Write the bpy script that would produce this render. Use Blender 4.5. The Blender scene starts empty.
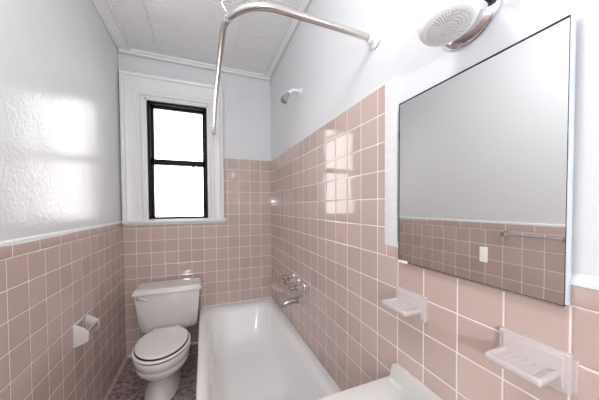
import bpy, bmesh, math, random
from mathutils import Vector, Matrix
S = bpy.context.scene
COL = S.collection
random.seed(4)
# ------------------------------------------------------------------ camera
T = 0.1095                      # tile pitch, metres
H = 1.30                        # camera height
XL, XR, YB, YF, ZC = -0.644, 0.6524, 2.4305, -1.70, 2.615
yaw, pit, rol, fpx, pcx, pcy = 0.368, -0.024, -0.006, 239.629, 296.396, 211.628
cd = bpy.data.cameras.new('camera'); cam = bpy.data.objects.new('camera', cd); COL.objects.link(cam)
fw = Vector((math.sin(yaw)*math.cos(pit), math.cos(yaw)*math.cos(pit), math.sin(pit)))
rt = Vector((math.cos(yaw), -math.sin(yaw), 0)); up = rt.cross(fw)
R2 = rt*math.cos(rol) + up*math.sin(rol); U2 = -rt*math.sin(rol) + up*math.cos(rol)
m = Matrix((R2, U2, -fw)).transposed().to_4x4(); m.translation = (0, 0, H)
cam.matrix_world = m
cd.sensor_width = 36; cd.lens = fpx/599*36
cd.shift_x = (299.5-pcx)/599; cd.shift_y = (pcy-200)/599
cd.clip_start = 0.02
S.camera = cam
# ------------------------------------------------------------------ world, lights, exposure
w = bpy.data.worlds.new('sky'); S.world = w; w.use_nodes = True
bg = w.node_tree.nodes['Background']; bg.inputs[0].default_value = (1.0, 0.985, 0.96, 1); bg.inputs[1].default_value = 2.9
def point(name, loc, power, radius, color):
    l = bpy.data.lights.new(name, 'POINT'); l.energy = power; l.shadow_soft_size = radius; l.color = color
    o = bpy.data.objects.new(name, l); COL.objects.link(o); o.location = loc; return o
point('photographer_flash', (-0.36, -1.05, 1.40), 20.0, 0.03, (0.95, 0.97, 1.0))
point('bounce_fill', (-0.10, 0.50, 2.20), 7.2, 0.12, (0.97, 0.98, 1.0))  # added fill lamp under the ceiling, stands in for bounced light
LIT = 5.0                     # strength of the lit bulb of the wall lamp
vs = S.view_settings; vs.view_transform = 'Standard'; vs.look = 'None'; vs.gamma = 1; vs.use_curve_mapping = False
vs.exposure = 1.0
S.cycles.use_denoising = True
S.cycles.max_bounces = 10; S.cycles.diffuse_bounces = 6; S.cycles.glossy_bounces = 5
S.cycles.sample_clamp_indirect = 6

# ------------------------------------------------------------------ materials
def mat(name, color, rough=0.5, metal=0.0, spec=0.5, coat=0.0):
    m = bpy.data.materials.new(name); m.use_nodes = True
    b = m.node_tree.nodes['Principled BSDF']
    b.inputs['Base Color'].default_value = (*color, 1); b.inputs['Roughness'].default_value = rough
    b.inputs['Metallic'].default_value = metal; b.inputs['Specular IOR Level'].default_value = spec
    b.inputs['Coat Weight'].default_value = coat; b.inputs['Coat Roughness'].default_value = 0.05
    return m
class G:                        # tiny node helper
    def __init__(s, m): s.t = m.node_tree; s.b = s.t.nodes['Principled BSDF']
    def n(s, kind, **kw):
        x = s.t.nodes.new(kind)
        for k, v in kw.items(): setattr(x, k, v)
        return x
    def l(s, a, b): s.t.links.new(a, b)
    def math(s, op, a, b=None, c=None):
        x = s.n('ShaderNodeMath', operation=op)
        for i, v in enumerate((a, b, c)):
            if v is None: continue
            if isinstance(v, (int, float)): x.inputs[i].default_value = v
            else: s.l(v, x.inputs[i])
        return x.outputs[0]
    def pos(s):
        g = s.n('ShaderNodeNewGeometry'); q = s.n('ShaderNodeSeparateXYZ'); s.l(g.outputs['Position'], q.inputs[0])
        return g, q.outputs
    def mix(s, f, a, b):
        x = s.n('ShaderNodeMix', data_type='RGBA')
        for i, v in ((0, f), (6, a), (7, b)):
            if isinstance(v, (int, float)): x.inputs[i].default_value = v
            elif isinstance(v, tuple): x.inputs[i].default_value = (*v, 1)
            else: s.l(v, x.inputs[i])
        return x.outputs[2]
    def ramp(s, v, a, b, x=0.0, y=1.0):
        r = s.n('ShaderNodeMapRange'); r.interpolation_type = 'SMOOTHSTEP'
        s.l(v, r.inputs[0]); r.inputs[1].default_value = a; r.inputs[2].default_value = b; r.inputs[3].default_value = x; r.inputs[4].default_value = y
        return r.outputs[0]
    def bump(s, h, strength, dist, normal=None):
        x = s.n('ShaderNodeBump'); x.inputs['Strength'].default_value = strength; x.inputs['Distance'].default_value = dist
        s.l(h, x.inputs['Height'])
        if normal is not None: s.l(normal, x.inputs['Normal'])
        return x.outputs[0]
    def noise(s, vec, scale, detail=2):
        x = s.n('ShaderNodeTexNoise'); x.inputs['Scale'].default_value = scale; x.inputs['Detail'].default_value = detail
        if vec is not None: s.l(vec, x.inputs['Vector'])
        return x

TILE = (0.57, 0.442, 0.398); GROUT = (0.92, 0.83, 0.79)
def tile_mat(name, axis, pu, pv, su=T, sv=T):
    m = mat(name, TILE, 0.08, spec=0.5); g = G(m); geo, p = g.pos()
    u = g.math('DIVIDE', g.math('SUBTRACT', p[axis], pu), su); v = g.math('DIVIDE', g.math('SUBTRACT', p[2], pv), sv)
    fu = g.math('FLOOR', u); fv = g.math('FLOOR', v)
    eu = g.math('MULTIPLY', g.math('SUBTRACT', 0.5, g.math('ABSOLUTE', g.math('SUBTRACT', g.math('FRACT', u), 0.5))), su)
    ev = g.math('MULTIPLY', g.math('SUBTRACT', 0.5, g.math('ABSOLUTE', g.math('SUBTRACT', g.math('FRACT', v), 0.5))), sv)
    e = g.math('MINIMUM', eu, ev)
    c = g.n('ShaderNodeCombineXYZ'); g.l(fu, c.inputs[0]); g.l(fv, c.inputs[1]); c.inputs[2].default_value = axis*3.7
    wn = g.n('ShaderNodeTexWhiteNoise', noise_dimensions='3D'); g.l(c.outputs[0], wn.inputs[0])
    a = g.mix(wn.outputs['Value'], tuple(x*0.93 for x in TILE), tuple(x*1.06 for x in TILE))
    n1 = g.noise(geo.outputs['Position'], 9, 3)
    a = g.mix(g.math('MULTIPLY', n1.outputs[0], 0.25), a, (0.52, 0.385, 0.345))
    k = g.ramp(e, 0.0011, 0.0025)
    g.l(g.mix(k, GROUT, a), g.b.inputs['Base Color'])
    g.l(g.ramp(e, 0.0009, 0.0020, 0.6, 0.075), g.b.inputs['Roughness'])
    # slightly uneven setting of every tile: small tilt about both axes
    q = g.n('ShaderNodeSeparateColor'); g.l(wn.outputs['Color'], q.inputs[0])
    tu = g.math('MULTIPLY', g.math('SUBTRACT', q.outputs[0], 0.5), g.math('FRACT', u))
    tv = g.math('MULTIPLY', g.math('SUBTRACT', q.outputs[1], 0.5), g.math('FRACT', v))
    pillow = g.ramp(e, 0.0, 0.006)
    wav = g.noise(geo.outputs['Position'], 14, 1)
    h = g.math('ADD', g.math('MULTIPLY', g.math('ADD', tu, tv), 0.9), pillow)
    h = g.math('ADD', h, g.math('MULTIPLY', wav.outputs[0], 0.5))
    g.l(g.bump(h, 0.8, 0.0012), g.b.inputs['Normal'])
    return m
ZR0, ZL0 = H + (4.24-12)*T, H - 2.626*T
PR, PL, PB = 2.146*T, 10.364*T, -5.022*T
M_tR = tile_mat('pink_tile_right', 1, PR, ZR0); M_tL = tile_mat('pink_tile_left', 1, PL, ZL0); M_tB = tile_mat('pink_tile_back', 0, PB, 1.0035)
M_cL = tile_mat('pink_cap_left', 1, 1.165, 0.0, 0.155, 10.0); M_cB = tile_mat('pink_cap_back', 0, 0.01, 0.0, 0.155, 10.0); M_cR = tile_mat('pink_cap_right', 1, PR+0.03, 0.0, 0.155, 10.0)

def paint(name, color, rough, s1, d1, s2=90, d2=0.0004, coat=0.0):
    m = mat(name, color, rough, coat=coat); g = G(m); geo, p = g.pos()
    a = g.noise(geo.outputs['Position'], s1, 4); b = g.noise(geo.outputs['Position'], s2, 2)
    n = g.bump(a.outputs[0], 1.0, d1); n = g.bump(b.outputs[0], 1.0, d2, n)
    g.l(n, g.b.inputs['Normal'])
    c = g.mix(g.math('MULTIPLY', a.outputs[0], 0.10), color, tuple(x*0.9 for x in color)); g.l(c, g.b.inputs['Base Color'])
    return m
WHITE = (0.715, 0.725, 0.738)
M_wallL = paint('glossy_plaster_left', WHITE, 0.22, 5, 0.004, 60, 0.0010); M_wallL.node_tree.nodes['Principled BSDF'].inputs['Specular IOR Level'].default_value = 0.4
M_wall = paint('plaster_paint', WHITE, 0.42, 6, 0.004)
M_wallR = paint('plaster_paint_right', WHITE, 0.40, 6, 0.004)
M_trim = paint('white_gloss_trim', (0.80, 0.80, 0.795), 0.3, 12, 0.002)
M_bead = paint('white_caulk', (0.78, 0.78, 0.79), 0.4, 60, 0.004)

def ceiling_mat():
    m = mat('pressed_tin_ceiling', (0.92, 0.92, 0.925), 0.5); g = G(m); geo, p = g.pos()
    br = g.n('ShaderNodeTexBrick'); g.l(geo.outputs['Position'], br.inputs['Vector'])
    for k, v in (('Scale', 16.0), ('Mortar Size', 0.09), ('Mortar Smooth', 0.6), ('Brick Width', 0.9), ('Row Height', 0.45)): br.inputs[k].default_value = v
    br.inputs['Color1'].default_value = (1, 1, 1, 1); br.inputs['Color2'].default_value = (0.8, 0.8, 0.8, 1); br.inputs['Mortar'].default_value = (0, 0, 0, 1)
    vo = g.n('ShaderNodeTexVoronoi', feature='DISTANCE_TO_EDGE'); vo.inputs['Scale'].default_value = 42; g.l(geo.outputs['Position'], vo.inputs['Vector'])
    no = g.noise(geo.outputs['Position'], 75, 3)
    bw = g.n('ShaderNodeRGBToBW'); g.l(br.outputs['Color'], bw.inputs[0])
    h = g.math('ADD', g.math('MULTIPLY', bw.outputs[0], 0.8), g.math('ADD', g.math('MULTIPLY', vo.outputs[0], 0.4), g.math('MULTIPLY', no.outputs[0], 0.8)))
    # panel seams every 0.61 m
    s = g.math('ABSOLUTE', g.math('SUBTRACT', g.math('FRACT', g.math('DIVIDE', g.math('ADD', p[0], 0.04), 0.61)), 0.5))
    h = g.math('SUBTRACT', h, g.ramp(s, 0.0, 0.006, 1.0, 0.0))
    g.l(g.bump(h, 1.0, 0.008), g.b.inputs['Normal']); return m
M_ceil = ceiling_mat()
def border_mat():
    m = mat('pressed_tin_border', (0.92, 0.92, 0.925), 0.45); g = G(m); geo, p = g.pos()
    no = g.noise(geo.outputs['Position'], 55, 3); g.l(g.bump(no.outputs[0], 0.8, 0.004), g.b.inputs['Normal']); return m
M_border = border_mat()

def floor_mat():
    m = mat('mosaic_floor', (0.3, 0.2, 0.2), 0.35); g = G(m); geo, p = g.pos()
    sw, sh = 0.024, 0.017
    v = g.math('DIVIDE', p[1], sh); fv = g.math('FLOOR', v)
    u = g.math('ADD', g.math('DIVIDE', p[0], sw), g.math('MULTIPLY', fv, 0.37)); fu = g.math('FLOOR', u)
    c = g.n('ShaderNodeCombineXYZ'); g.l(fu, c.inputs[0]); g.l(fv, c.inputs[1])
    wn = g.n('ShaderNodeTexWhiteNoise', noise_dimensions='3D'); g.l(c.outputs[0], wn.inputs[0])
    r = g.n('ShaderNodeValToRGB'); g.l(wn.outputs['Value'], r.inputs[0]); r.color_ramp.interpolation = 'CONSTANT'
    el = r.color_ramp.elements; el[0].position = 0; el[0].color = (0.15, 0.085, 0.085, 1); el[1].position = 0.22; el[1].color = (0.30, 0.235, 0.225, 1)
    for ps, cc in ((0.5, (0.38, 0.32, 0.315, 1)), (0.7, (0.25, 0.18, 0.175, 1)), (0.86, (0.34, 0.30, 0.29, 1))):
        e = el.new(ps); e.color = cc
    eu = g.math('MULTIPLY', g.math('SUBTRACT', 0.5, g.math('ABSOLUTE', g.math('SUBTRACT', g.math('FRACT', u), 0.5))), sw)
    ev = g.math('MULTIPLY', g.math('SUBTRACT', 0.5, g.math('ABSOLUTE', g.math('SUBTRACT', g.math('FRACT', v), 0.5))), sh)
    k = g.ramp(g.math('MINIMUM', eu, ev), 0.0005, 0.0016)
    g.l(g.mix(k, (0.33, 0.29, 0.28), r.outputs[0]), g.b.inputs['Base Color']); g.l(g.bump(k, 0.5, 0.001), g.b.inputs['Normal'])
    return m
M_floor = floor_mat()
M_black = mat('black_painted_metal', (0.005, 0.005, 0.005), 0.55, spec=0.25)
M_chrome = mat('chrome', (0.72, 0.73, 0.75), 0.12, 1.0)
M_nickel = mat('worn_nickel', (0.50, 0.50, 0.50), 0.16, 1.0)
M_rod = mat('brushed_stainless', (0.62, 0.59, 0.56), 0.24, 1.0)
M_porc = mat('toilet_porcelain', (0.76, 0.745, 0.725), 0.16, coat=0.4)
M_seat = mat('toilet_seat_plastic', (0.78, 0.765, 0.745), 0.2, coat=0.3)
M_tub = mat('tub_enamel', (0.93, 0.93, 0.93), 0.14, coat=0.5)
M_sink = mat('sink_porcelain', (0.70, 0.68, 0.655), 0.22, coat=0.3)
M_dish = mat('pale_pink_ceramic', (0.58, 0.515, 0.505), 0.2, coat=0.3)
M_ledge = mat('pink_ceramic_ledge', (0.62, 0.47, 0.43), 0.15)
M_holder = mat('white_ceramic_holder', (0.66, 0.62, 0.60), 0.25)
M_whitepl = mat('white_plastic', (0.82, 0.82, 0.83), 0.35)
M_mirror = mat('mirror_silver', (0.90, 0.905, 0.90), 0.015, 1.0)
M_dark = mat('dark_rubber_and_gap_shade', (0.02, 0.02, 0.022), 0.5)  # bolt and socket, also the painted shade in the seat gaps
def lens_mat():
    m = mat('ribbed_lamp_lens', (0.62, 0.63, 0.64), 0.15); g = G(m)
    tc = g.n('ShaderNodeTexCoord'); q = g.n('ShaderNodeSeparateXYZ'); g.l(tc.outputs['Object'], q.inputs[0])
    r = g.math('SQRT', g.math('ADD', g.math('POWER', q.outputs[0], 2), g.math('POWER', q.outputs[1], 2)))
    a = g.math('ARCTAN2', q.outputs[1], q.outputs[0])
    rib = g.math('MULTIPLY', g.math('ADD', g.math('SINE', g.math('MULTIPLY', a, 44)), 1), 0.5)
    rib = g.math('MULTIPLY', rib, g.ramp(r, 0.020, 0.030))
    ring = g.math('MULTIPLY', g.math('ADD', g.math('SINE', g.math('MULTIPLY', r, 900)), 1), 0.25)
    h = g.math('ADD', rib, ring)
    g.l(g.mix(h, (0.66, 0.67, 0.69), (0.88, 0.89, 0.90)), g.b.inputs['Base Color']); g.l(g.bump(h, 1, 0.0015), g.b.inputs['Normal']); return m
M_lens = lens_mat()
def glass_mat():
    m = bpy.data.materials.new('window_glass'); m.use_nodes = True; t = m.node_tree; t.nodes.clear()
    o = t.nodes.new('ShaderNodeOutputMaterial'); mx = t.nodes.new('ShaderNodeMixShader'); fr = t.nodes.new('ShaderNodeFresnel')
    tr = t.nodes.new('ShaderNodeBsdfTransparent'); gl = t.nodes.new('ShaderNodeBsdfGlossy'); gl.inputs['Roughness'].default_value = 0.0
    t.links.new(fr.outputs[0], mx.inputs[0]); t.links.new(tr.outputs[0], mx.inputs[1]); t.links.new(gl.outputs[0], mx.inputs[2]); t.links.new(mx.outputs[0], o.inputs[0])
    return m
M_glass = glass_mat()

# ------------------------------------------------------------------ mesh helpers
class MB:
    def __init__(s): s.bm = bmesh.new()
    def box(s, x0, x1, y0, y1, z0, z1, bev=0.0, seg=2):
        b = bmesh.new(); bmesh.ops.create_cube(b, size=1)
        for v in b.verts: v.co = Vector(((x0+x1)/2 + v.co.x*(x1-x0), (y0+y1)/2 + v.co.y*(y1-y0), (z0+z1)/2 + v.co.z*(z1-z0)))
        if bev: bmesh.ops.bevel(b, geom=b.edges[:], offset=bev, segments=seg, profile=0.6, affect='EDGES')
        s._add(b); return s
    def _add(s, b):
        me = bpy.data.meshes.new('tmp'); b.to_mesh(me); b.free(); s.bm.from_mesh(me); bpy.data.meshes.remove(me)
    def loft(s, loops, cap0=True, cap1=True, closed=True):
        vs = [[s.bm.verts.new(p) for p in lp] for lp in loops]
        n = len(loops[0])
        for a, b in zip(vs[:-1], vs[1:]):
            for i in range(n if closed else n-1):
                j = (i+1) % n
                s.bm.faces.new((a[i], a[j], b[j], b[i]))
        if cap0: s.bm.faces.new(vs[0][::-1])
        if cap1: s.bm.faces.new(vs[-1])
        return s
    def lathe(s, prof, origin, axis, n=32, cap0=True, cap1=True):
        # prof: (radius, distance along axis)
        ax = Vector(axis).normalized(); a = ax.orthogonal().normalized(); b = ax.cross(a); o = Vector(origin)
        loops = [[o + ax*d + (a*math.cos(t)+b*math.sin(t))*max(r, 1e-4) for t in [2*math.pi*i/n for i in range(n)]] for r, d in prof]
        return s.loft(loops, cap0, cap1)
    def tube(s, pts, r, n=16, cap=True):
        pts = [Vector(p) for p in pts]; loops = []; a = None
        for i, p in enumerate(pts):
            t = (pts[min(i+1, len(pts)-1)] - pts[max(i-1, 0)]).normalized()
            a = t.orthogonal().normalized() if a is None else (a - t*a.dot(t)).normalized()
            b = t.cross(a); rr = r[i] if isinstance(r, (list, tuple)) else r
            loops.append([p + (a*math.cos(q)+b*math.sin(q))*rr for q in [2*math.pi*k/n for k in range(n)]])
        return s.loft(loops, cap, cap)
    def prism(s, poly, axis, a, b, bev=0.0):
        # poly in the two other axes, extruded from a to b along axis
        def P(q, h):
            if axis == 0: return (h, q[0], q[1])
            if axis == 1: return (q[0], h, q[1])
            return (q[0], q[1], h)
        bb = bmesh.new(); lo = [bb.verts.new(P(q, a)) for q in poly]; hi = [bb.verts.new(P(q, b)) for q in poly]
        n = len(poly)
        for i in range(n): bb.faces.new((lo[i], lo[(i+1) % n], hi[(i+1) % n], hi[i]))
        bb.faces.new(lo[::-1]); bb.faces.new(hi); bmesh.ops.recalc_face_normals(bb, faces=bb.faces[:])
        if bev: bmesh.ops.bevel(bb, geom=bb.edges[:], offset=bev, segments=2, profile=0.6, affect='EDGES')
        s._add(bb); return s
    def build(s, name, m, parent=None, smooth=True, angle=40, origin=None):
        bmesh.ops.recalc_face_normals(s.bm, faces=s.bm.faces[:])
        if origin is not None: bmesh.ops.translate(s.bm, verts=s.bm.verts[:], vec=-Vector(origin))
        me = bpy.data.meshes.new(name); s.bm.to_mesh(me); s.bm.free(); me.materials.append(m)
        if smooth:
            me.shade_smooth()
            me.set_sharp_from_angle(angle=math.radians(angle))
        o = bpy.data.objects.new(name, me); COL.objects.link(o)
        if origin is not None: o.location = origin
        if parent is not None:
            o.parent = parent; o.matrix_parent_inverse = Matrix.Translation(-parent.location)
        return o
def struct(o): o['kind'] = 'structure'; return o
def thing(name, label, cat, loc=(0, 0, 0), group=None):
    o = bpy.data.objects.new(name, None); COL.objects.link(o); o.location = loc; o.empty_display_size = 0.05
    return tag(o, label, cat, group)
def tag(o, label, cat, group=None):
    o['label'] = label; o['category'] = cat
    if group: o['group'] = group
    return o

# ------------------------------------------------------------------ room shell
struct(MB().box(XL-0.1, XR+0.1, YF-0.1, YB+0.25, -0.1, 0).build('floor', M_floor))
ceil = struct(MB().box(XL-0.1, XR+0.1, YF-0.1, YB+0.25, ZC, ZC+0.1).build('ceiling', M_ceil))
b = MB()
b.box(XL, XL+0.085, YF, YB, ZC-0.006, ZC+0.001); b.box(XR-0.055, XR, YF, YB, ZC-0.006, ZC+0.001); b.box(XL, XR, YB-0.05, YB, ZC-0.006, ZC+0.001)
b.build('ceiling_border', M_border, ceil, smooth=False)
b = MB()
b.tube([(XL+0.088, YF, ZC-0.005), (XL+0.088, YB-0.03, ZC-0.005)], 0.008, 10)
b.tube([(XR-0.058, YF, ZC-0.005), (XR-0.058, YB-0.03, ZC-0.005)], 0.007, 10); b.tube([(XR-0.012, YF, ZC-0.004), (XR-0.012, YB-0.02, ZC-0.004)], 0.007, 10)
b.build('ceiling_bead', M_trim, ceil)
b = MB(); b.tube([(XL, YB-0.012, ZC-0.012), (XR, YB-0.012, ZC-0.012)], 0.018, 16); b.tube([(XL, YB-0.036, ZC-0.004), (XR, YB-0.036, ZC-0.004)], 0.009, 12)
b.build('cornice_rail', M_trim, ceil)

# left wall
TH = 0.006
wl = struct(MB().box(XL-0.1, XL-TH, YF-0.1, YB+0.2, 0, ZC).build('wall_left', M_wallL))
ZLC = ZL0 + T                   # cap joint on the left
MB().box(XL-TH-0.002, XL, YF, YB, 0, ZLC).build('wall_tiling', M_tL, wl, smooth=False)
MB().box(XL-TH-0.002, XL+0.001, YF, YB, ZLC, ZLC+0.045, 0.003).build('tile_cap', M_cL, wl)
b = MB()
b.prism([(XL-TH-0.002, ZLC+0.045), (XL+0.0025, ZLC+0.045), (XL+0.002, ZLC+0.056), (XL-TH-0.001, ZLC+0.064)], 1, YF, YB-0.001)
b.build('plaster_edge', M_bead, wl)
# back wall with the window opening
WX0, WX1, WZ0, WZ1 = -0.500, 0.062, 1.165, 2.262
b = MB()
for (x0, x1, z0, z1) in ((XL-0.1, WX0, 0, ZC), (WX1, XR+0.1, 0, ZC), (WX0, WX1, 0, WZ0), (WX0, WX1, WZ1, ZC)): b.box(x0, x1, YB+TH, YB+0.2, z0, z1)
wb = struct(b.build('wall_back', M_wall, smooth=False))
b = MB(); b.box(XL, 0.182, YB, YB+TH+0.002, 0, 1.148); b.box(0.182, XR, YB, YB+TH+0.002, 0, 1.767)
b.build('wall_tiling', M_tB, wb, smooth=False)
MB().box(0.182, XR, YB-0.001, YB+TH+0.001, 1.767, 1.772, 0.001).build('plaster_edge', M_bead, wb)
# right wall
wr = struct(MB().box(XR+TH, XR+0.1, YF-0.1, YB+0.2, 0, ZC).build('wall_right', M_wallR))
YE = 0.742
b = MB(); b.box(XR, XR+TH+0.002, YF, YB, 0, 1.1073); b.box(XR, XR+TH+0.002, YE, YB, 1.1073, 1.7645)
b.build('wall_tiling', M_tR, wr, smooth=False)
MB().box(XR-0.001, XR+TH+0.001, YF, YE, 1.1073, 1.147, 0.003).build('tile_cap', M_cR, wr)
MB().prism([(XR+TH+0.002, 1.147), (XR-0.003, 1.147), (XR-0.002, 1.160), (XR+TH+0.001, 1.170)], 1, YF, YE-0.062).build('plaster_lip', M_wallR, wr)
b = MB(); b.box(XR-0.0015, XR+TH+0.001, YE, YB, 1.7645, 1.771, 0.001)
b.build('plaster_edge', M_bead, wr)
struct(MB().box(XR-0.003, XR+TH+0.001, 0.676, YE-0.002, 1.148, 1.764, 0.002).build('trim_1', M_bead))
# wall behind the camera with a plain door
wf = struct(MB().box(XL-0.1, XR+0.1, YF-0.1, YF, 0, ZC).build('wall_front', M_wall, smooth=False))
dr = struct(MB().box(-0.40, 0.36, YF, YF+0.035, 0.005, 2.02, 0.004).build('door_1', M_trim))
b = MB(); b.box(-0.49, -0.40, YF, YF+0.02, 0, 2.11, 0.003); b.box(0.36, 0.45, YF, YF+0.02, 0, 2.11, 0.003); b.box(-0.40, 0.36, YF, YF+0.02, 2.02, 2.11, 0.003)
b.build('door_casing', M_trim, dr)
b = MB(); b.lathe([(0.025, 0), (0.025, 0.006), (0.009, 0.01), (0.009, 0.035), (0.024, 0.045), (0.027, 0.06), (0.015, 0.072)], (0.30, YF+0.035, 1.0), (0, 1, 0)); b.build('door_handle', M_chrome, dr)
struct(MB().prism([(XL, 0), (XL+0.016, 0), (XL+0.012, 0.004), (XL+0.003, 0.012), (XL, 0.016)], 1, YF, YB-0.001).build('baseboard_left', M_tL))
struct(MB().prism([(YB, 0), (YB-0.014, 0), (YB-0.004, 0.010), (YB, 0.016)], 0, XL+0.016, -0.055).build('baseboard_back', M_tB))

# ------------------------------------------------------------------ window
win = bpy.data.objects.new('window_1', None); COL.objects.link(win); win.location = (-0.22, YB, 1.165); struct(win)
CZ = 1.180; CT = 2.435
def casing_v(b, xo, xi, z0, z1):     # profile from outer xo to inner xi
    s = 1 if xi > xo else -1; wd = abs(xi-xo); y = YB
    poly = [(xo, y), (xo, y-0.040), (xo+s*0.012, y-0.044), (xo+s*0.024, y-0.040), (xo+s*0.030, y-0.024), (xo+s*0.042, y-0.020), (xi-s*0.040, y-0.022), (xi-s*0.030, y-0.016), (xi-s*0.012, y-0.018), (xi-s*0.004, y-0.012), (xi, y-0.006), (xi, y)]
    b.prism(poly, 2, z0, z1)
b = MB(); casing_v(b, XL+0.006, WX0+0.004, CZ, CT); casing_v(b, 0.180, WX1-0.004, CZ, CT)
zi = WZ1-0.004; y = YB
poly = [(y, CT), (y-0.042, CT), (y-0.047, CT-0.012), (y-0.042, CT-0.026), (y-0.026, CT-0.034), (y-0.023, CT-0.05), (y-0.024, zi+0.04), (y-0.019, zi+0.03), (y-0.020, zi+0.012), (y-0.006, zi), (y, zi)]
b.prism(poly, 0, XL+0.008, 0.178)
b.build('window_casing', M_trim, win, angle=25)
b = MB(); b.box(XL+0.003, 0.200, YB-0.050, YB+0.075, 1.157, 1.182, 0.006); b.box(XL+0.008, 0.192, YB-0.020, YB, 1.138, 1.157, 0.003)
b.build('window_sill', M_trim, win)
# jamb lining with stops
JX0, JX1, JZ0, JZ1 = -0.455, 0.036, 1.190, 2.232
b = MB()
b.box(WX0, JX0, YB-0.002, YB+0.085, CZ, WZ1, 0.002); b.box(JX1, WX1, YB-0.002, YB+0.085, CZ, WZ1, 0.002); b.box(WX0, WX1, YB-0.002, YB+0.085, JZ1, WZ1, 0.002); b.box(WX0, WX1, YB+0.03, YB+0.2, 1.165, JZ0, 0.002)
b.box(WX0+0.006, JX0-0.012, YB-0.010, YB+0.0, CZ, WZ1-0.005, 0.003); b.box(JX1+0.012, WX1, YB-0.010, YB, CZ, WZ1, 0.003); b.box(JX0-0.012, JX1+0.012, YB-0.009, YB, JZ1+0.012, WZ1-0.005, 0.002)
b.build('window_jamb', M_trim, win)
b = MB()
y0, y1 = YB+0.020, YB+0.11
b.box(JX0, JX0+0.022, y0, y1, JZ0, JZ1, 0.001); b.box(JX1-0.020, JX1, y0, y1, JZ0, JZ1, 0.001); b.box(JX0, JX1, y0, y1, JZ1-0.022, JZ1, 0.001); b.box(JX0, JX1, y0+0.01, y1, JZ0, JZ0+0.008, 0.001)
b.build('window_frame', M_black, win)
def sash(y, z0, z1, bot, top):
    b = MB(); a, c = JX0+0.018, JX1-0.016
    b.box(a, a+0.024, y, y+0.028, z0, z1, 0.001); b.box(c-0.024, c, y, y+0.028, z0, z1, 0.001); b.box(a, c, y, y+0.028, z0, z0+bot, 0.001); b.box(a, c, y, y+0.028, z1-top, z1, 0.001)
    o = b.build('sash', M_black, win)
    g = MB(); g.box(a+0.020, c-0.020, y+0.012, y+0.015, z0+bot-0.003, z1-top+0.003); g.build('pane', M_glass, o, smooth=False)
    return o
sash(YB+0.070, 1.682, JZ1-0.012, 0.046, 0.028)
lo = sash(YB+0.036, JZ0+0.005, 1.728, 0.012, 0.048)
b = MB()
for x in (-0.425, -0.095, -0.045): b.box(x, x+0.018, YB+0.026, YB+0.038, 1.668, 1.684, 0.003)
b.build('sash_latch', M_black, lo)

# ------------------------------------------------------------------ bathtub
def rrect(x0, x1, y0, y1, r, z, n=8):
    rs = r if isinstance(r, (tuple, list)) else (r,)*4; out = []
    for (cx, cy, a0, q) in ((x1-rs[0], y1-rs[0], 0, rs[0]), (x0+rs[1], y1-rs[1], 90, rs[1]), (x0+rs[2], y0+rs[2], 180, rs[2]), (x1-rs[3], y0+rs[3], 270, rs[3])):
        for i in range(n+1):
            t = math.radians(a0 + 90*i/n); out.append((cx+q*math.cos(t), cy+q*math.sin(t), z))
    return out
tub = thing('bathtub', 'long white enamel bathtub along the pink tiled wall beside the toilet', 'bathtub', (0.3, 1.67, 0))
X0, X1, Y0, Y1, Z = -0.052, XR-0.003, 0.905, YB-0.001, 0.338
L = [rrect(X0+0.012, X1-0.0, Y0, Y1, (0.004, 0.008, 0.012, 0.004), 0.0), rrect(X0+0.012, X1, Y0, Y1, (0.004, 0.008, 0.012, 0.004), Z-0.055),
     rrect(X0, X1, Y0, Y1, (0.004, 0.012, 0.02, 0.004), Z-0.050), rrect(X0, X1, Y0, Y1, (0.004, 0.014, 0.02, 0.004), Z-0.012),
     rrect(X0+0.004, X1-0.0, Y0+0.003, Y1, (0.006, 0.018, 0.02, 0.006), Z-0.004), rrect(X0+0.014, X1-0.004, Y0+0.01, Y1-0.006, (0.01, 0.03, 0.03, 0.01), Z),
     rrect(X0+0.040, X1-0.048, Y0+0.05, Y1-0.080, (0.10, 0.13, 0.10, 0.10), Z-0.001), rrect(X0+0.052, X1-0.060, Y0+0.062, Y1-0.098, (0.12, 0.15, 0.12, 0.12), Z-0.006),
     rrect(X0+0.062, X1-0.070, Y0+0.075, Y1-0.118, (0.13, 0.17, 0.13, 0.13), Z-0.022), rrect(X0+0.068, X1-0.078, Y0+0.09, Y1-0.140, (0.14, 0.18, 0.14, 0.13), Z-0.06),
     rrect(X0+0.085, X1-0.096, Y0+0.13, Y1-0.205, (0.15, 0.18, 0.15, 0.14), Z-0.17), rrect(X0+0.105, X1-0.115, Y0+0.17, Y1-0.27, (0.16, 0.18, 0.15, 0.15), Z-0.245),
     rrect(X0+0.14, X1-0.15, Y0+0.21, Y1-0.32, (0.15, 0.16, 0.14, 0.14), Z-0.278), rrect(X0+0.20, X1-0.21, Y0+0.30, Y1-0.40, (0.12, 0.12, 0.1, 0.1), Z-0.286)]
MB().loft(L).build('tub_body', M_tub, tub, angle=60)
b = MB(); b.tube([(XR-0.006, Y0, Z+0.001), (XR-0.006, Y1-0.002, Z+0.001)], 0.0055, 8); b.tube([(X0+0.02, YB-0.003, Z+0.001), (XR-0.004, YB-0.003, Z+0.001)], 0.005, 8)
b.build('caulk_bead', M_bead, tub)
b = MB(); b.lathe([(0.026, 0), (0.026, 0.004), (0.018, 0.006), (0.004, 0.007)], (0.30, 1.28, Z-0.2865), (0, 0, 1)); b.build('drain', M_chrome, tub)

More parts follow.
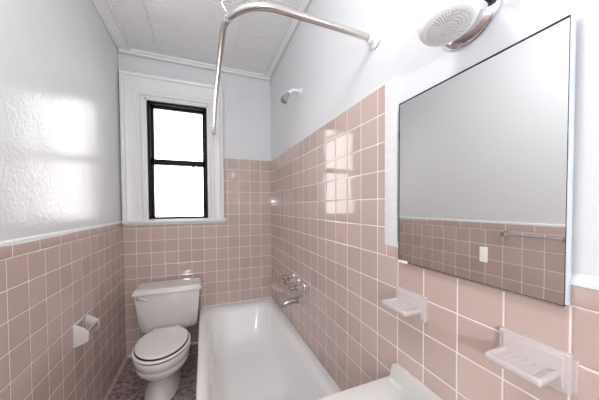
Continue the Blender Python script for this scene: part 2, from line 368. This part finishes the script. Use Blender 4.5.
# ------------------------------------------------------------------ toilet
TX = -0.275
toi = thing('toilet', 'white two-piece toilet with closed lid between the tiled wall and the tub', 'toilet', (TX, 2.05, 0))
def egg(cx, hw, yf, yb, yc, z, back_hw, n=48):
    out = []
    for i in range(n):
        t = 2*math.pi*i/n; s, c = math.sin(t), math.cos(t)
        if s <= 0: x = hw*c; y = yc + (yc-yf)*s
        else:
            e = 0.72; y = yc + (yb-yc)*(abs(s)**e); k = abs(s)**2.2
            x = (hw*(1-k) + back_hw*k)*(math.copysign(abs(c)**0.55, c) if k > 0.5 else math.copysign(abs(c)**(1-0.9*k), c))
        out.append((cx+x, y, z))
    return out
CX = -0.273
# bowl with pedestal
B = []
for z, hw, yf, yb, yc, bh in ((0.0, 0.112, 1.745, 2.28, 1.95, 0.10), (0.02, 0.112, 1.745, 2.28, 1.95, 0.10), (0.035, 0.105, 1.755, 2.275, 1.95, 0.095), (0.10, 0.095, 1.772, 2.26, 1.95, 0.085),
        (0.155, 0.097, 1.762, 2.25, 1.93, 0.085), (0.19, 0.120, 1.718, 2.25, 1.90, 0.088), (0.225, 0.146, 1.670, 2.25, 1.87, 0.09), (0.255, 0.159, 1.638, 2.26, 1.85, 0.092), (0.274, 0.163, 1.628, 2.27, 1.845, 0.092), (0.280, 0.1635, 1.626, 2.262, 1.845, 0.092),
        (0.290, 0.1635, 1.625, 2.08, 1.845, 0.098), (0.300, 0.163, 1.624, 2.05, 1.84, 0.104), (0.306, 0.166, 1.616, 2.045, 1.835, 0.106), (0.350, 0.172, 1.600, 2.035, 1.835, 0.110), (0.362, 0.170, 1.603, 2.032, 1.835, 0.108), (0.367, 0.160, 1.615, 2.025, 1.835, 0.10)):
    B.append(egg(CX-0.022*max(0, 1-z/0.22), hw, yf, yb, yc, z, bh))
MB().loft(B).build('bowl', M_porc, toi, angle=50)
def slab(z0, z1, off, dome=0.0):
    q = [(z0, 0.008), (z0+0.003, 0.002), ((z0+z1)/2, 0.0), (z1-0.004, 0.002), (z1-0.001, 0.008), (z1, 0.018)]
    ls = [egg(CX, 0.172-off-d, 1.594+off+d, 1.998-d, 1.82, z, 0.105-d) for z, d in q]
    for f, dz in ((0.6, dome*0.6), (0.3, dome*0.9), (0.05, dome)):
        ls.append([(CX+(p[0]-CX)*f, 1.85+(p[1]-1.85)*f, z1+dz) for p in ls[5]])
    return MB().loft(ls)
slab(0.3705, 0.386, 0.0).build('seat', M_seat, toi, angle=50)
slab(0.391, 0.407, 0.015, 0.004).build('seat_lid', M_seat, toi, angle=50)
MB().loft([egg(CX, 0.164, 1.604, 1.99, 1.82, 0.364, 0.10), egg(CX, 0.164, 1.604, 1.99, 1.82, 0.372, 0.10)]).build('seat_gap_shade', M_dark, toi)  # dark filler added as the shade in the gap between bowl and seat
MB().loft([egg(CX, 0.160, 1.608, 1.985, 1.82, 0.384, 0.095), egg(CX, 0.160, 1.608, 1.985, 1.82, 0.392, 0.095)]).build('seat_gap_shade', M_dark, toi)  # same dark filler, painted shade between seat and lid
for s in (-1, 1):
    b = MB(); b.tube([(CX+s*0.075-0.014, 2.010, 0.385), (CX+s*0.075+0.014, 2.010, 0.385)], 0.012, 12); b.box(CX+s*0.075-0.012, CX+s*0.075+0.012, 1.998, 2.022, 0.364, 0.386, 0.002)
    b.build('hinge', M_seat, toi)
MB().box(CX-0.002, CX+0.018, 2.032, 2.050, 0.340, 0.372, 0.004).build('tank_bolt', M_dark, toi)
# tank: chamfered front corners that widen downwards
def tank_loop(x0, x1, yf, yb, ch, z, r=0.012):
    return [(x0, yb, z), (x0, yf+ch*0.75, z), (x0+r*0.3, yf+ch*0.75-r, z), (x0+ch-r, yf+0.004, z), (x0+ch+r, yf, z), ((x0+x1)/2, yf-0.004, z), (x1-ch-r, yf, z), (x1-ch+r, yf+0.004, z), (x1-r*0.3, yf+ch*0.75-r, z), (x1, yf+ch*0.75, z), (x1, yb, z)]
tx0, tx1 = -0.524, -0.040
ls = [tank_loop(tx0+0.060, tx1-0.055, 2.225, 2.36, 0.05, 0.276), tank_loop(tx0+0.038, tx1-0.034, 2.206, 2.375, 0.062, 0.280), tank_loop(tx0+0.032, tx1-0.029, 2.198, 2.38, 0.064, 0.296), tank_loop(tx0+0.028, tx1-0.024, 2.192, 2.38, 0.058, 0.34),
      tank_loop(tx0+0.018, tx1-0.018, 2.184, 2.38, 0.038, 0.43), tank_loop(tx0+0.010, tx1-0.010, 2.178, 2.38, 0.028, 0.52), tank_loop(tx0+0.004, tx1-0.004, 2.174, 2.38, 0.022, 0.59), tank_loop(tx0+0.003, tx1-0.003, 2.174, 2.38, 0.022, 0.607)]
MB().loft(ls).build('tank', M_porc, toi, angle=28)
ls = []
for z, d in ((0.601, 0.010), (0.603, 0.003), (0.610, 0.0), (0.624, 0.003), (0.630, 0.009), (0.634, 0.012), (0.642, 0.015), (0.646, 0.021)):
    ls.append(tank_loop(tx0-0.010+d, tx1+0.014-d, 2.155+d, 2.388-d*0.5, 0.024, z))
for f in (0.8, 0.3): ls.append([(-0.282+(p[0]+0.282)*f, 2.27+(p[1]-2.27)*f, 0.648) for p in ls[7]])
MB().loft(ls).build('tank_lid', M_porc, toi, angle=28)
lev = MB(); lev.lathe([(0.016, 0), (0.016, 0.006), (0.010, 0.010), (0.010, 0.020)], (-0.487, 2.178, 0.580), (0, -1, 0), 20)
lev.tube([(-0.487, 2.162, 0.580), (-0.468, 2.160, 0.577), (-0.442, 2.160, 0.570), (-0.428, 2.160, 0.566)], [0.007, 0.006, 0.008, 0.009], 12)
lev.build('flush_lever', M_chrome, toi)

# ------------------------------------------------------------------ sink
sk = thing('sink', 'white wall-hung sink with backsplash on the pink tile below the mirror', 'sink', (0.45, 0.45, 0.66))
SY0, SY1, SX = 0.12, 0.712, 0.20
b = MB()
top = 0.655
ls = [rrect(SX+0.06, XR-0.001, SY0+0.05, SY1-0.05, 0.03, 0.52), rrect(SX+0.01, XR-0.001, SY0+0.01, SY1-0.008, (0.003, 0.03, 0.03, 0.003), 0.60), rrect(SX, XR-0.001, SY0, SY1, (0.003, 0.03, 0.03, 0.003), 0.63), rrect(SX, XR-0.001, SY0, SY1, (0.003, 0.03, 0.03, 0.003), top-0.006),
      rrect(SX+0.006, XR-0.001, SY0+0.006, SY1-0.005, (0.003, 0.03, 0.03, 0.003), top), rrect(SX+0.05, XR-0.16, SY0+0.06, SY1-0.075, 0.09, top), rrect(SX+0.06, XR-0.17, SY0+0.07, SY1-0.085, 0.09, top-0.01), rrect(SX+0.08, XR-0.19, SY0+0.09, SY1-0.11, 0.09, top-0.08), rrect(SX+0.13, XR-0.24, SY0+0.15, SY1-0.17, 0.06, top-0.115)]
b.loft(ls)
# backsplash with its swept end
prof = [(SY1-0.004, top-0.01), (SY1-0.004, top+0.001), (SY1-0.014, top+0.006), (SY1-0.021, top+0.018), (SY1-0.026, top+0.045), (SY1-0.031, top+0.064), (SY1-0.040, top+0.072), (SY0+0.03, top+0.072), (SY0+0.012, top+0.06), (SY0+0.004, top), (SY0+0.004, top-0.01)]
b.prism(prof, 0, XR-0.019, XR-0.001, 0.002)
b.prism([(XR-0.016, top-0.002), (XR-0.030, top-0.002), (XR-0.024, top+0.004), (XR-0.019, top+0.012), (XR-0.016, top+0.014)], 1, SY0+0.02, SY1-0.022)
b.build('basin', M_sink, sk, angle=45)
for yy in (0.53, 0.30):
    b = MB(); b.lathe([(0.024, 0), (0.024, 0.005), (0.012, 0.009), (0.011, 0.022), (0.022, 0.025), (0.024, 0.036), (0.020, 0.042), (0.004, 0.044)], (0.578, yy, top-0.001), (0, 0, 1), 24); b.build('faucet_handle', M_chrome, sk)
b = MB(); b.lathe([(0.022, 0), (0.022, 0.006), (0.014, 0.012), (0.013, 0.03)], (0.585, 0.415, top-0.001), (0, 0, 1), 20); b.tube([(0.585, 0.415, top+0.02), (0.565, 0.415, top+0.045), (0.52, 0.415, top+0.048), (0.48, 0.415, top+0.036), (0.475, 0.415, top+0.026)], [0.013, 0.012, 0.010, 0.009, 0.009], 14)
b.build('spout', M_chrome, sk)
b = MB(); b.lathe([(0.02, 0), (0.02, 0.003), (0.004, 0.004)], (0.35, 0.41, top-0.1155), (0, 0, 1), 20); b.build('drain', M_chrome, sk)
b = MB(); b.tube([(0.35, 0.41, 0.53), (0.35, 0.41, 0.38), (0.37, 0.41, 0.34), (0.41, 0.41, 0.34), (0.43, 0.41, 0.38), (0.47, 0.41, 0.40), (XR, 0.41, 0.40)], 0.016, 12); b.build('trap_pipe', M_chrome, sk)

# ------------------------------------------------------------------ mirror
mi = thing('wall_mirror', 'large rectangular wall mirror reflecting the opposite tiled wall', 'mirror', (XR, 0.46, 1.38))
my0, my1, mz0, mz1, mx = 0.238, 0.657, 1.105, 1.652, XR-0.015
MB().box(mx+0.0008, XR-0.0035, my0, my1, mz0, mz1, 0.001).build('backing', M_black, mi)
MB().box(mx, mx+0.0034, my0+0.001, my1-0.005, mz0+0.002, mz1-0.0055).build('mirror_glass', M_mirror, mi, smooth=False)
MB().box(mx-0.0025, XR-0.003, my0-0.004, my0-0.0005, mz0+0.004, mz1+0.008, 0.002).build('edge_strip', paint('pale_tape', (0.66, 0.72, 0.80), 0.35, 30, 0.006), mi)
MB().box(mx-0.004, mx+0.010, my1-0.040, my1-0.001, mz0-0.004, mz0+0.004, 0.0015).build('mirror_clip', M_whitepl, mi)
MB().box(mx-0.001, mx+0.012, my0, my1, mz0-0.003, mz0+0.0006, 0.0008).build('bottom_channel', M_chrome, mi)

st = MB().box(mx-0.0012, mx+0.0005, 0.372, 0.389, 1.160, 1.197, 0.0002).build('sticker', M_holder, mi); st['label'] = 'small white blank sticker'
# ------------------------------------------------------------------ shower curtain rod
rod = thing('shower_curtain_rod', 'bent metal shower curtain rod from window casing to right wall', 'curtain rod', (0.08, 0.81, 1.98))
pts = [(0.098, YB-0.020, 1.995), (0.096, 2.2, 1.994), (0.088, 1.9, 1.990), (0.081, 1.6, 1.986), (0.078, 1.3, 1.983), (0.078, 1.05, 1.981)]
R = 0.17
for i in range(0, 13):
    t = math.radians(90*i/12); pts.append((0.078+R-R*math.cos(t), 0.81+R-R*math.sin(t), 1.980))
pts += [(0.35, 0.81, 1.980), (0.45, 0.809, 1.978), (0.55, 0.806, 1.974), (XR-0.012, 0.803, 1.970)]
MB().tube(pts, 0.0125, 18).build('rod', M_rod, rod, angle=80)
MB().lathe([(0.033, 0), (0.033, 0.005), (0.026, 0.010), (0.019, 0.014), (0.018, 0.032), (0.013, 0.034)], (XR+TH-0.002, 0.802, 1.969), (-1, 0, 0), 24).build('wall_flange', M_whitepl, rod)
MB().lathe([(0.018, 0), (0.018, 0.006), (0.0145, 0.010), (0.0145, 0.022)], (0.098, YB-0.021, 1.995), (0, -1, 0), 20).build('end_flange', M_nickel, rod)
hp = Vector((0.093, 0.905, 1.980))
b = MB(); ring = [hp + Vector((math.cos(a)*0.016, -math.cos(a)*0.006, math.sin(a)*0.016)) for a in [math.radians(110+i*25) for i in range(14)]]
b.tube([(0.060, 0.90, ZC-0.006), (0.068, 0.90, 2.20), (0.078, 0.905, 2.06), (0.070, 0.905, 2.02)] + ring, 0.0017, 8)
b.build('hanger_wire', M_nickel, rod)

# ------------------------------------------------------------------ shower head
sh = thing('wall_shower', 'small chrome shower head on a white arm above the tub', 'shower', (XR, 1.60, 2.12))
MB().lathe([(0.030, 0), (0.029, 0.004), (0.016, 0.012)], (XR+TH-0.001, 1.60, 2.115), (-1, 0, 0), 24).build('wall_flange', M_whitepl, sh)
MB().tube([(XR, 1.60, 2.115), (0.615, 1.60, 2.117), (0.592, 1.60, 2.112), (0.572, 1.60, 2.098), (0.560, 1.60, 2.084)], 0.0105, 14).build('shower_arm', M_whitepl, sh)
d = Vector((-0.55, -0.05, -0.83)).normalized(); o0 = Vector((0.563, 1.60, 2.088))
MB().lathe([(0.012, 0), (0.013, 0.010), (0.017, 0.012), (0.017, 0.022), (0.012, 0.025), (0.014, 0.030), (0.021, 0.040), (0.025, 0.052), (0.027, 0.068), (0.026, 0.074), (0.020, 0.076), (0.019, 0.070), (0.002, 0.069)], o0, d, 28).build('spray_head', M_nickel, sh, angle=30)

# ------------------------------------------------------------------ tub faucet
tf = thing('tub_faucet', 'chrome three-handle tub faucet with spout on the right tiled wall', 'faucet', (XR, 1.64, 0.70))
for (yy, zz, ln) in ((1.760, 0.744, 0.094), (1.655, 0.739, 0.110), (1.550, 0.729, 0.112)):
    b = MB(); b.lathe([(0.030, 0), (0.030, 0.006), (0.026, 0.013), (0.018, 0.017), (0.017, 0.036), (0.014, 0.038), (0.014, ln-0.03)], (XR, yy, zz), (-1, 0, 0), 24)
    st = b.build('valve', M_chrome, tf, angle=35)
    b = MB()
    b.lathe([(0.013, ln-0.052), (0.021, ln-0.050), (0.021, ln-0.042), (0.016, ln-0.038), (0.017, ln-0.022), (0.0215, ln-0.016), (0.0215, ln-0.003), (0.016, ln), (0.003, ln+0.001)], (XR, yy, zz), (-1, 0, 0), 8)
    b.build('handle', M_nickel, st, angle=30)
b = MB()
b.lathe([(0.030, 0), (0.030, 0.005), (0.024, 0.010)], (XR, 1.640, 0.600), (-1, 0, 0), 24)
b.tube([(XR-0.005, 1.640, 0.600), (0.620, 1.640, 0.602), (0.590, 1.640, 0.602), (0.560, 1.640, 0.598), (0.538, 1.640, 0.590), (0.528, 1.640, 0.578), (0.527, 1.640, 0.570)], [0.024, 0.023, 0.022, 0.021, 0.019, 0.017, 0.016], 18)
b.build('spout', M_nickel, tf, angle=50)

# ------------------------------------------------------------------ ceramic dishes
lg = MB()
P = []
for zz, k in ((0.520, 0.35), (0.536, 0.75), (0.552, 0.98), (0.564, 1.0), (0.568, 0.95)):
    lp = [(XR-0.0005, 2.27, zz)]
    for i in range(13):
        t = math.radians(90 - 180*i/12); lp.append((XR-0.0005 - 0.082*k*max(math.cos(t), 0.0)**0.8, 2.135+0.13*math.sin(t)*(0.9+0.1*k), zz))
    lp.append((XR-0.0005, 2.00, zz)); P.append(lp)
lg.loft(P)
tag(lg.build('soap_ledge', M_ledge, angle=50), 'pink ceramic corner soap ledge on the tiled wall behind the tub faucet', 'soap ledge')

def soap_dish(label, y0, y1, ty0, ty1, z0, z1, zt, xt, slots):
    o = thing('soap_dish', label, 'soap dish', (XR, (y0+y1)/2, zt), 'pale ceramic dishes on the right wall')
    b = MB(); b.box(XR-0.014, XR+0.002, y0, y1, z0, z1, 0.003, 3); b.box(XR-0.017, XR-0.01, y0+0.008, y1-0.008, z0+0.008, z1-0.007, 0.003, 3); b.build('back_plate', M_dish, o)
    # tray: rounded outline, raised lip, sunken floor
    def q(d, z, xi=XR-0.006): return [(p[0], p[1], z) for p in rrect(xt+d, xi, ty0+d, ty1-d, (0.002, 0.007, 0.007, 0.002), z, 5)]
    b = MB(); b.loft([q(0.022, zt-0.022), q(0.006, zt-0.017), q(0.001, zt-0.013), q(0.0, zt-0.003), q(0.002, zt), q(0.007, zt), q(0.009, zt-0.004), q(0.012, zt-0.005)])
    b.build('tray', M_dish, o, angle=50)
    b = MB(); n = slots
    for i in range(n):
        yy = ty0+0.020 + (ty1-ty0-0.040)*i/(n-1); b.box(xt+0.018, XR-0.020, yy-0.0022, yy+0.0022, zt-0.007, zt-0.0042, 0.001)
    b.build('rib', M_dish, o)
    return o
soap_dish('small pale ceramic soap dish nearer the tub, left of the mirror corner', 0.548, 0.670, 0.556, 0.664, 0.930, 1.010, 0.972, 0.567, 4)
o = soap_dish('larger pale ceramic soap dish at lower right below the mirror', 0.229, 0.346, 0.241, 0.338, 0.936, 1.014, 0.977, 0.568, 5)
MB().box(XR-0.003, XR+0.001, 0.223, 0.2295, 0.942, 1.004, 0.001).build('caulk_bead', M_dish, o)

# ------------------------------------------------------------------ toilet paper holder
tp = thing('toilet_paper_holder', 'empty ceramic toilet paper holder on the left tiled wall', 'toilet paper holder', (XL, 1.64, 0.63))
pa = [(XL-0.001, 0.568), (XL+0.003, 0.566), (-0.592, 0.584), (-0.582, 0.592), (-0.580, 0.640), (-0.584, 0.646), (XL+0.003, 0.686), (XL-0.001, 0.687)]
b = MB()
for ya, yb in ((1.568, 1.580), (1.702, 1.714)): b.prism(pa, 1, ya, yb, 0.0015)
b.box(XL-0.001, XL+0.008, 1.572, 1.710, 0.676, 0.688, 0.002); b.box(XL-0.001, XL+0.005, 1.572, 1.710, 0.566, 0.576, 0.002)
b.build('bracket', M_holder, tp)
MB().tube([(-0.593, 1.580, 0.618), (-0.593, 1.702, 0.618)], 0.011, 16).build('roller', mat('pink_plastic_roller', (0.34, 0.25, 0.235), 0.3), tp)
MB().tube([(-0.586, 1.580, 0.640), (-0.586, 1.702, 0.640)], 0.004, 10).build('front_rail', M_holder, tp)

# ------------------------------------------------------------------ towel bar (left wall, seen in the mirror)
tb = thing('towel_bar', 'chrome towel bar on the left wall, seen in the mirror', 'towel bar', (XL, 0.86, 1.10))
for yy in (0.700, 1.000):
    b = MB(); b.box(XL, XL+0.008, yy-0.019, yy+0.019, 1.081, 1.121, 0.003); b.box(XL+0.006, XL+0.052, yy-0.012, yy+0.012, 1.088, 1.113, 0.003)
    b.build('post', M_chrome, tb)
MB().tube([(XL+0.040, 0.700, 1.101), (XL+0.040, 1.000, 1.101)], 0.006, 12).build('bar', M_chrome, tb)

# ------------------------------------------------------------------ wall light
wlg = thing('wall_light', 'wall lamp above the mirror with white reflector bulb and chrome base', 'wall lamp', (XR, 0.44, 1.80))
MB().lathe([(0.083, 0), (0.085, 0.004), (0.083, 0.009), (0.078, 0.013), (0.074, 0.018), (0.060, 0.026), (0.040, 0.032), (0.005, 0.034)], (XR+TH-0.001, 0.437, 1.806), (-1, 0, 0), 48).build('canopy', M_chrome, wlg, angle=30)
n0 = Vector((-0.05, -0.2, -1)).normalized(); C = Vector((0.548, 0.410, 1.722))
prof = [(0.046, 0.001), (0.054, 0.000), (0.059, -0.005), (0.063, -0.014), (0.0645, -0.026), (0.060, -0.044), (0.050, -0.070), (0.038, -0.092), (0.026, -0.108), (0.018, -0.118), (0.017, -0.135)]
bulb = MB().lathe(prof, C, n0, 48, cap0=True, cap1=True).build('bulb', mat('opal_glass', (0.93, 0.93, 0.94), 0.2), wlg, angle=60)
lensm = MB(); lensm.lathe([(0.0005, 0.0055), (0.012, 0.0052), (0.024, 0.0042), (0.034, 0.0028), (0.046, 0.0012), (0.051, -0.001)], (0, 0, 0), (0, 0, 1), 48)
lo_ = lensm.build('lens', M_lens); lo_.parent = bulb; lo_.matrix_world = Matrix.Translation(C) @ n0.to_track_quat('Z', 'Y').to_matrix().to_4x4()
so = C - n0*0.130
b = MB(); b.lathe([(0.020, 0), (0.022, 0.004), (0.022, 0.040), (0.016, 0.046)], so, -n0, 24); b.tube([so-n0*0.03, so-n0*0.045+Vector((0.03, 0, 0)), (0.63, 0.43, 1.86)], 0.008, 12); b.build('lamp_holder', M_whitepl, wlg)
q0 = Vector((0.612, 0.345, 1.777)); qa = Vector((-0.62, -0.50, 0.85)).normalized()
b = MB(); b.lathe([(0.010, -0.004), (0.018, 0), (0.0185, 0.040), (0.018, 0.060), (0.012, 0.062)], q0, qa, 20); b.tube([q0+qa*0.01, q0+Vector((0.015, 0.02, 0.005)), (0.635, 0.40, 1.815)], 0.007, 10); b.build('bulb_socket', M_dark, wlg)
M_lit = mat('lit_bulb', (0.9, 0.9, 0.9)); M_lit.node_tree.nodes['Principled BSDF'].inputs['Emission Color'].default_value = (0.93, 0.96, 1.0, 1); M_lit.node_tree.nodes['Principled BSDF'].inputs['Emission Strength'].default_value = LIT
prof = [(0.013, 0.060), (0.016, 0.070), (0.030, 0.090), (0.041, 0.115), (0.045, 0.140), (0.041, 0.163), (0.028, 0.180), (0.012, 0.187), (0.001, 0.188)]
MB().lathe(prof, q0, qa, 32).build('lit_bulb', M_lit, wlg, angle=80)
